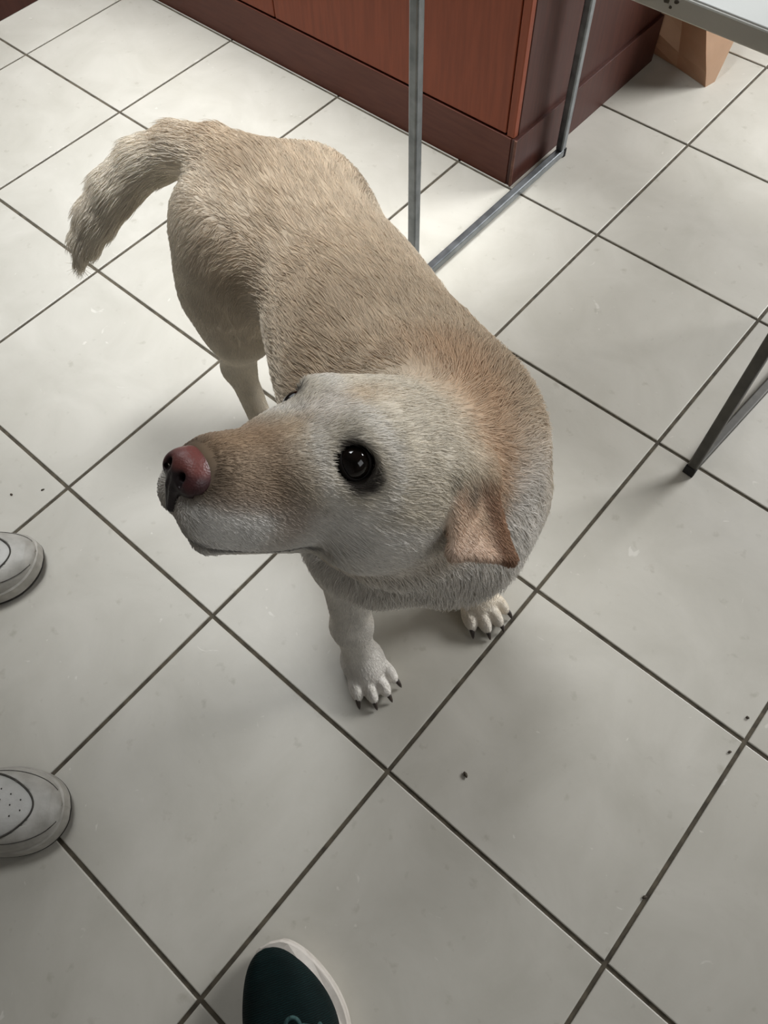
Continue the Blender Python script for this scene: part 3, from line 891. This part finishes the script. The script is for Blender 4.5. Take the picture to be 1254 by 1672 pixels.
def make_shoe(name, tip, direction, side, half, mats, style):
    """x runs heel to toe; side = +1 for a left shoe"""
    upper_m, guard_m, sole_m, seam_m = mats
    d = np.array([direction[0], direction[1]]); d = d / np.linalg.norm(d)
    root = empty(name, (tip[0] - d[0] * SL, tip[1] - d[1] * SL, 0.0))
    root.rotation_euler = (0, 0, math.atan2(d[1], d[0]))
    ts = np.concatenate([np.linspace(0, 0.06, 9), np.linspace(0.08, 0.88, 42), np.linspace(0.89, 1.0, 22)])
    base = 0.020
    rim = 0.0035 if style == 'white' else 0.0055
    toe = 0.77 if style == 'white' else 0.66
    soff = 0.0 if style == 'white' else -0.007
    # sole: dark tread below, pale midsole rim above
    def slab(nm, z0, z1, grow0, grow1, mat):
        bm = bmesh.new()
        rings = []
        for z, g in ((z0, grow0 - 0.003), (z0 + 0.002, grow0), (z1 - 0.002, grow1), (z1, grow1 - 0.002)):
            ring = []
            for sgn in (1, -1):
                seq = ts if sgn == 1 else ts[::-1][1:-1]
                for t in seq:
                    w = shoe_w(t, half, toe)
                    f = (t - 0.5) * 2
                    x = t * SL + g * (abs(f) ** 6) * (1 if f > 0 else -1)
                    lift = 0.010 * max(0, (t - 0.86) / 0.14) ** 2
                    y = (sgn * (w + g) if w > 0 else 0.0) + soff
                    ring.append(bm.verts.new((x, y + side * -shoe_off(t), z + lift)))
            rings.append(ring)
        n = len(rings[0])
        for i in range(len(rings) - 1):
            for k in range(n):
                bm.faces.new((rings[i][k], rings[i][(k + 1) % n], rings[i + 1][(k + 1) % n], rings[i + 1][k]))
        bm.faces.new(rings[0][::-1]); bm.faces.new(rings[-1])
        return from_bm(nm, bm, mat, root, False)
    slab('outsole', 0.0, 0.007, rim - 0.001, rim, M['outsole'] if style == 'white' else sole_m)
    slab('midsole', 0.0065, base + 0.008, rim, rim - 0.001, sole_m)

    NA = 56
    def surf(t, a, off=0.0):
        w = max(shoe_w(t, half, toe) + (-0.001 if style == 'white' else 0.002), 0.0005); h = float(np.interp(t, _hx, _hh))
        ca, sa = math.cos(a), math.sin(a)
        e = 0.78 if style == 'white' else 0.60
        y = w * math.copysign(abs(ca) ** e, ca); z = base + (h - base) * abs(sa) ** 0.85
        nx_, ny_, nz_ = 0.0, ca, sa
        x = t * SL
        if t > 0.9:
            k = (t - 0.9) / 0.1; nx_ = k
        L2 = math.sqrt(nx_ ** 2 + ny_ ** 2 + nz_ ** 2)
        lift = 0.010 * max(0, (t - 0.86) / 0.14) ** 2
        return Vector((x + off * nx_ / L2, y + off * ny_ / L2 + side * -shoe_off(t), z + off * nz_ / L2 + lift))
    # vamp boundary seen from above: an ellipse whose front end lies behind the toe
    vx, va, vb = 0.60 * SL, (0.900 - 0.60) * SL, half * 0.86
    def in_vamp(t, a):
        p = surf(t, a)
        return ((p.x - vx) / va) ** 2 + ((p.y + side * shoe_off(t)) / vb) ** 2 < 1.0 if p.x > vx else abs(p.y + side * shoe_off(t)) < vb
    def opening(t, a):
        p = surf(t, a)
        return t < 0.50 and abs(p.y + side * shoe_off(t)) < half * 0.60 and t > 0.045
    bm = bmesh.new()
    grid = [[bm.verts.new(surf(t, math.pi * k / NA)) for k in range(NA + 1)] for t in ts]
    for i in range(len(ts) - 1):
        for k in range(NA):
            if opening((ts[i] + ts[i + 1]) / 2, math.pi * (k + 0.5) / NA):
                continue
            bm.faces.new((grid[i][k], grid[i + 1][k], grid[i + 1][k + 1], grid[i][k + 1]))
    bmesh.ops.delete(bm, geom=[v for v in bm.verts if not v.link_faces], context='VERTS')
    up = from_bm('upper', bm, [upper_m, M['lining']], root, True)
    so = up.modifiers.new('thickness', 'SOLIDIFY'); so.thickness = 0.004; so.offset = -1; so.material_offset = 1
    box('insole', (0.02, -half * 0.66, 0.026), (0.60 * SL, half * 0.66, 0.031), M['lining'], root, 0.002)
    if style == 'white':
        bm = bmesh.new()
        tf = [t for t in ts if t >= 0.42]
        g2 = [[bm.verts.new(surf(t, math.pi * k / NA, 0.0016)) for k in range(NA + 1)] for t in tf]
        for i in range(len(tf) - 1):
            for k in range(NA):
                if in_vamp((tf[i] + tf[i + 1]) / 2, math.pi * (k + 0.5) / NA):
                    continue
                bm.faces.new((g2[i][k], g2[i + 1][k], g2[i + 1][k + 1], g2[i][k + 1]))
        bmesh.ops.delete(bm, geom=[v for v in bm.verts if not v.link_faces], context='VERTS')
        gd = from_bm('toe_guard', bm, guard_m, root, True)
        so = gd.modifiers.new('thickness', 'SOLIDIFY'); so.thickness = 0.0018; so.offset = -1
        # find the boundary on the surface: for each direction march t
        def on_surface(x, y):
            t = x / SL; yy = y
            w = max(shoe_w(t, half) - 0.001, 0.0005)
            c = max(-1, min(1, yy / w)); a = math.acos(math.copysign(abs(c) ** (1 / 0.78), c))
            return surf(t, a, 0.0016)
        pts = []
        for k in range(41):
            ph_ = -math.pi / 2 + math.pi * k / 40
            pts.append(on_surface(vx + va * math.cos(ph_), vb * math.sin(ph_)))
        pts = [on_surface(vx - 0.045, -vb)] + pts + [on_surface(vx - 0.045, vb)]
        bm = bmesh.new(); tube_bm(bm, pts, 0.0012, 6)
        from_bm('vamp_seam', bm, seam_m, root, True)
        # second line of stitching low on the toe
        pts = [surf(t, 0.62, 0.0018) for t in np.linspace(0.70, 0.975, 16)] + [surf(t, math.pi - 0.62, 0.0018) for t in np.linspace(0.975, 0.70, 16)]
        bm = bmesh.new(); tube_bm(bm, pts, 0.0007, 5)
        from_bm('stitching', bm, seam_m, root, True)
        # punched holes on the vamp, one mesh each
        hole = None
        for i, t in enumerate(np.linspace(0.66, 0.85, 6)):
            for jx in range(-2, 3):
                y = jx * 0.0125 + (0.006 if i % 2 else 0)
                if ((t * SL - vx) / va) ** 2 + (y / vb) ** 2 > 0.80:
                    continue
                p = on_surface(t * SL, y)
                bm = bmesh.new()
                bmesh.ops.create_uvsphere(bm, u_segments=7, v_segments=4, radius=0.0011)
                for v in bm.verts:
                    v.co.z *= 0.35; v.co += p + Vector((0, 0, -0.0012))
                from_bm('perforation', bm, seam_m, root, True)
    else:
        # tongue and laces over the instep
        for i, t in enumerate((0.55, 0.60, 0.65, 0.70)):
            pts = [surf(t + 0.012 * math.sin(k), math.pi / 2 + k * 0.09, 0.0035) for k in range(-6, 7)]
            bm = bmesh.new(); tube_bm(bm, pts, 0.0026, 7)
            from_bm('lace', bm, M['lace'], root, True)
        loop = []
        for k in range(25):
            a = 2 * math.pi * k / 24
            p = surf(0.735, math.pi / 2 + 0.05, 0.004)
            loop.append(p + Vector((0.010 * math.cos(a) - 0.006, 0.008 * math.sin(a), 0.003 + 0.001 * math.cos(2 * a))))
        bm = bmesh.new(); tube_bm(bm, loop, 0.0022, 7, caps=False)
        from_bm('lace_loop', bm, M['lace'], root, True)
    return root

WM = (M['white_leather'], M['white_guard'], M['white_sole'], M['seam'])
s1 = make_shoe('shoe', (-0.277, -0.293), (0.66, 0.75), -1, 0.0500, WM, 'white')
tag(s1, 'white leather shoe with punched toe at the left edge, nearest the green shoe', 'shoe', 'white shoes')
s2 = make_shoe('shoe', (-0.578, -0.106), (0.66, 0.75), 1, 0.0500, WM, 'white')
tag(s2, 'dusty white shoe toe at the left edge, beside the dog\'s muzzle', 'shoe', 'white shoes')
s3 = make_shoe('shoe', (0.026, -0.238), (-0.86, 0.51), 1, 0.0500, (M['knit'], M['knit'], M['cream_sole'], M['seam']), 'green')
tag(s3, 'dark green knit shoe with cream sole at the bottom edge', 'shoe')

# ------------------------------------------------------------------ paper bag
def bag_material():
    m, nt, b = new_mat('beige_bag')
    N, L = nt.nodes, nt.links
    tc = N.new('ShaderNodeTexCoord')
    n = N.new('ShaderNodeTexNoise'); n.inputs['Scale'].default_value = 30; n.inputs['Detail'].default_value = 4
    L.new(tc.outputs['Object'], n.inputs['Vector'])
    r = N.new('ShaderNodeValToRGB')
    r.color_ramp.elements[0].color = rgba(206, 170, 138); r.color_ramp.elements[1].color = rgba(222, 188, 158)
    L.new(n.outputs['Fac'], r.inputs['Fac']); L.new(r.outputs['Color'], b.inputs['Base Color'])
    tr = N.new('ShaderNodeBsdfTranslucent'); L.new(r.outputs['Color'], tr.inputs['Color'])
    mx = N.new('ShaderNodeMixShader'); mx.inputs[0].default_value = 0.4
    out = nt.nodes['Material Output']
    L.new(b.outputs[0], mx.inputs[1]); L.new(tr.outputs[0], mx.inputs[2]); L.new(mx.outputs[0], out.inputs['Surface'])
    b.inputs['Roughness'].default_value = 0.38
    return m
M['bag'] = bag_material()
bagr = empty('carrier_bag', (-0.49, 1.60, 0))
tag(bagr, 'beige carrier bag standing on the floor behind the cabinet corner under the table', 'bag')
bm = bmesh.new()
# plan outline per level, front right corner first, counter-clockwise: (x, y)
levels = [
    (0.000, [(-0.397, 1.507), (-0.391, 1.536), (-0.410, 1.600), (-0.500, 1.640), (-0.632, 1.640), (-0.640, 1.590), (-0.560, 1.546), (-0.480, 1.530)]),
    (0.030, [(-0.404, 1.503), (-0.393, 1.556), (-0.412, 1.620), (-0.500, 1.650), (-0.640, 1.650), (-0.646, 1.586), (-0.562, 1.534), (-0.486, 1.530)]),
    (0.070, [(-0.417, 1.498), (-0.397, 1.586), (-0.416, 1.636), (-0.500, 1.660), (-0.648, 1.660), (-0.652, 1.580), (-0.566, 1.516), (-0.496, 1.534)]),
    (0.120, [(-0.434, 1.496), (-0.410, 1.612), (-0.426, 1.646), (-0.500, 1.666), (-0.650, 1.664), (-0.654, 1.578), (-0.572, 1.520), (-0.506, 1.532)]),
    (0.200, [(-0.446, 1.510), (-0.424, 1.620), (-0.436, 1.650), (-0.505, 1.668), (-0.648, 1.662), (-0.650, 1.584), (-0.575, 1.538), (-0.512, 1.540)]),
    (0.330, [(-0.456, 1.548), (-0.440, 1.622), (-0.450, 1.640), (-0.510, 1.654), (-0.632, 1.648), (-0.636, 1.600), (-0.572, 1.572), (-0.514, 1.566)]),
]
rings = [[bm.verts.new((x, y, z)) for x, y in ring] for z, ring in levels]
for a, b_ in zip(rings[:-1], rings[1:]):
    for k in range(8):
        q = (a[k], a[(k + 1) % 8], b_[(k + 1) % 8], b_[k])
        if k in (6, 7):                      # the front creases diagonally
            bm.faces.new((q[0], q[1], q[3])); bm.faces.new((q[1], q[2], q[3]))
        else:
            bm.faces.new(q)
bm.faces.new(rings[0][::-1])
bo = keep(from_bm('bag_body', bm, M['bag']), bagr)
so = bo.modifiers.new('thickness', 'SOLIDIFY'); so.thickness = 0.0012
for yy in (1.566, 1.648):
    pts = [(-0.585, yy, 0.31), (-0.58, yy, 0.39), (-0.56, yy, 0.425), (-0.53, yy, 0.425), (-0.51, yy, 0.39), (-0.505, yy, 0.31)]
    bm = bmesh.new(); tube_bm(bm, pts, 0.0035, 7)
    keep(from_bm('handle', bm, M['bag'], None, True), bagr)

# ------------------------------------------------------------------ specks on the floor
M['crumb'] = mat_noise('dark_crumb', rgba(52, 46, 38), rgba(86, 76, 62), 0.8, 300)
def crumb(x, y, lx, ly, h, rot, label):
    bm = bmesh.new()
    bmesh.ops.create_icosphere(bm, subdivisions=2, radius=1.0)
    for v in bm.verts:
        k = 1 + 0.22 * math.sin(5 * v.co.x + 3 * v.co.y + 7 * v.co.z + x * 50)
        v.co = Vector((v.co.x * lx * k, v.co.y * ly * k, (v.co.z + 0.75) * h))
    o = from_bm('crumb', bm, M['crumb'], None, True)
    zmin = min(v.co.z for v in o.data.vertices)
    for v in o.data.vertices:
        v.co.z -= zmin
    o.location = (x, y, 0.0)
    o.rotation_euler = (0, 0, rot)
    return tag(o, label, 'crumb', 'specks on the floor')
crumb(0.0789, 0.0617, 0.0042, 0.0022, 0.0018, -0.4, 'oval brown speck lying alone on the tile below the front paws')
crumb(0.3170, 0.3595, 0.0022, 0.0019, 0.0016, 0.3, 'round dark speck at the right edge, above the grout crossing')
crumb(0.3210, 0.3051, 0.0024, 0.0016, 0.0013, 0.9, 'pale brown speck left of the grout line near the right edge')
crumb(-0.7178, -0.0653, 0.0020, 0.0016, 0.0013, 0.2, 'tiny dark speck at the left edge above the dusty white shoe')
crumb(-0.6871, -0.0281, 0.0026, 0.0012, 0.0011, 1.2, 'thin dark speck beside the grout crossing near the left edge')
crumb(0.3273, 0.0889, 0.0030, 0.0018, 0.0014, 1.0, 'sliver of dirt lying in the grout line at lower right')
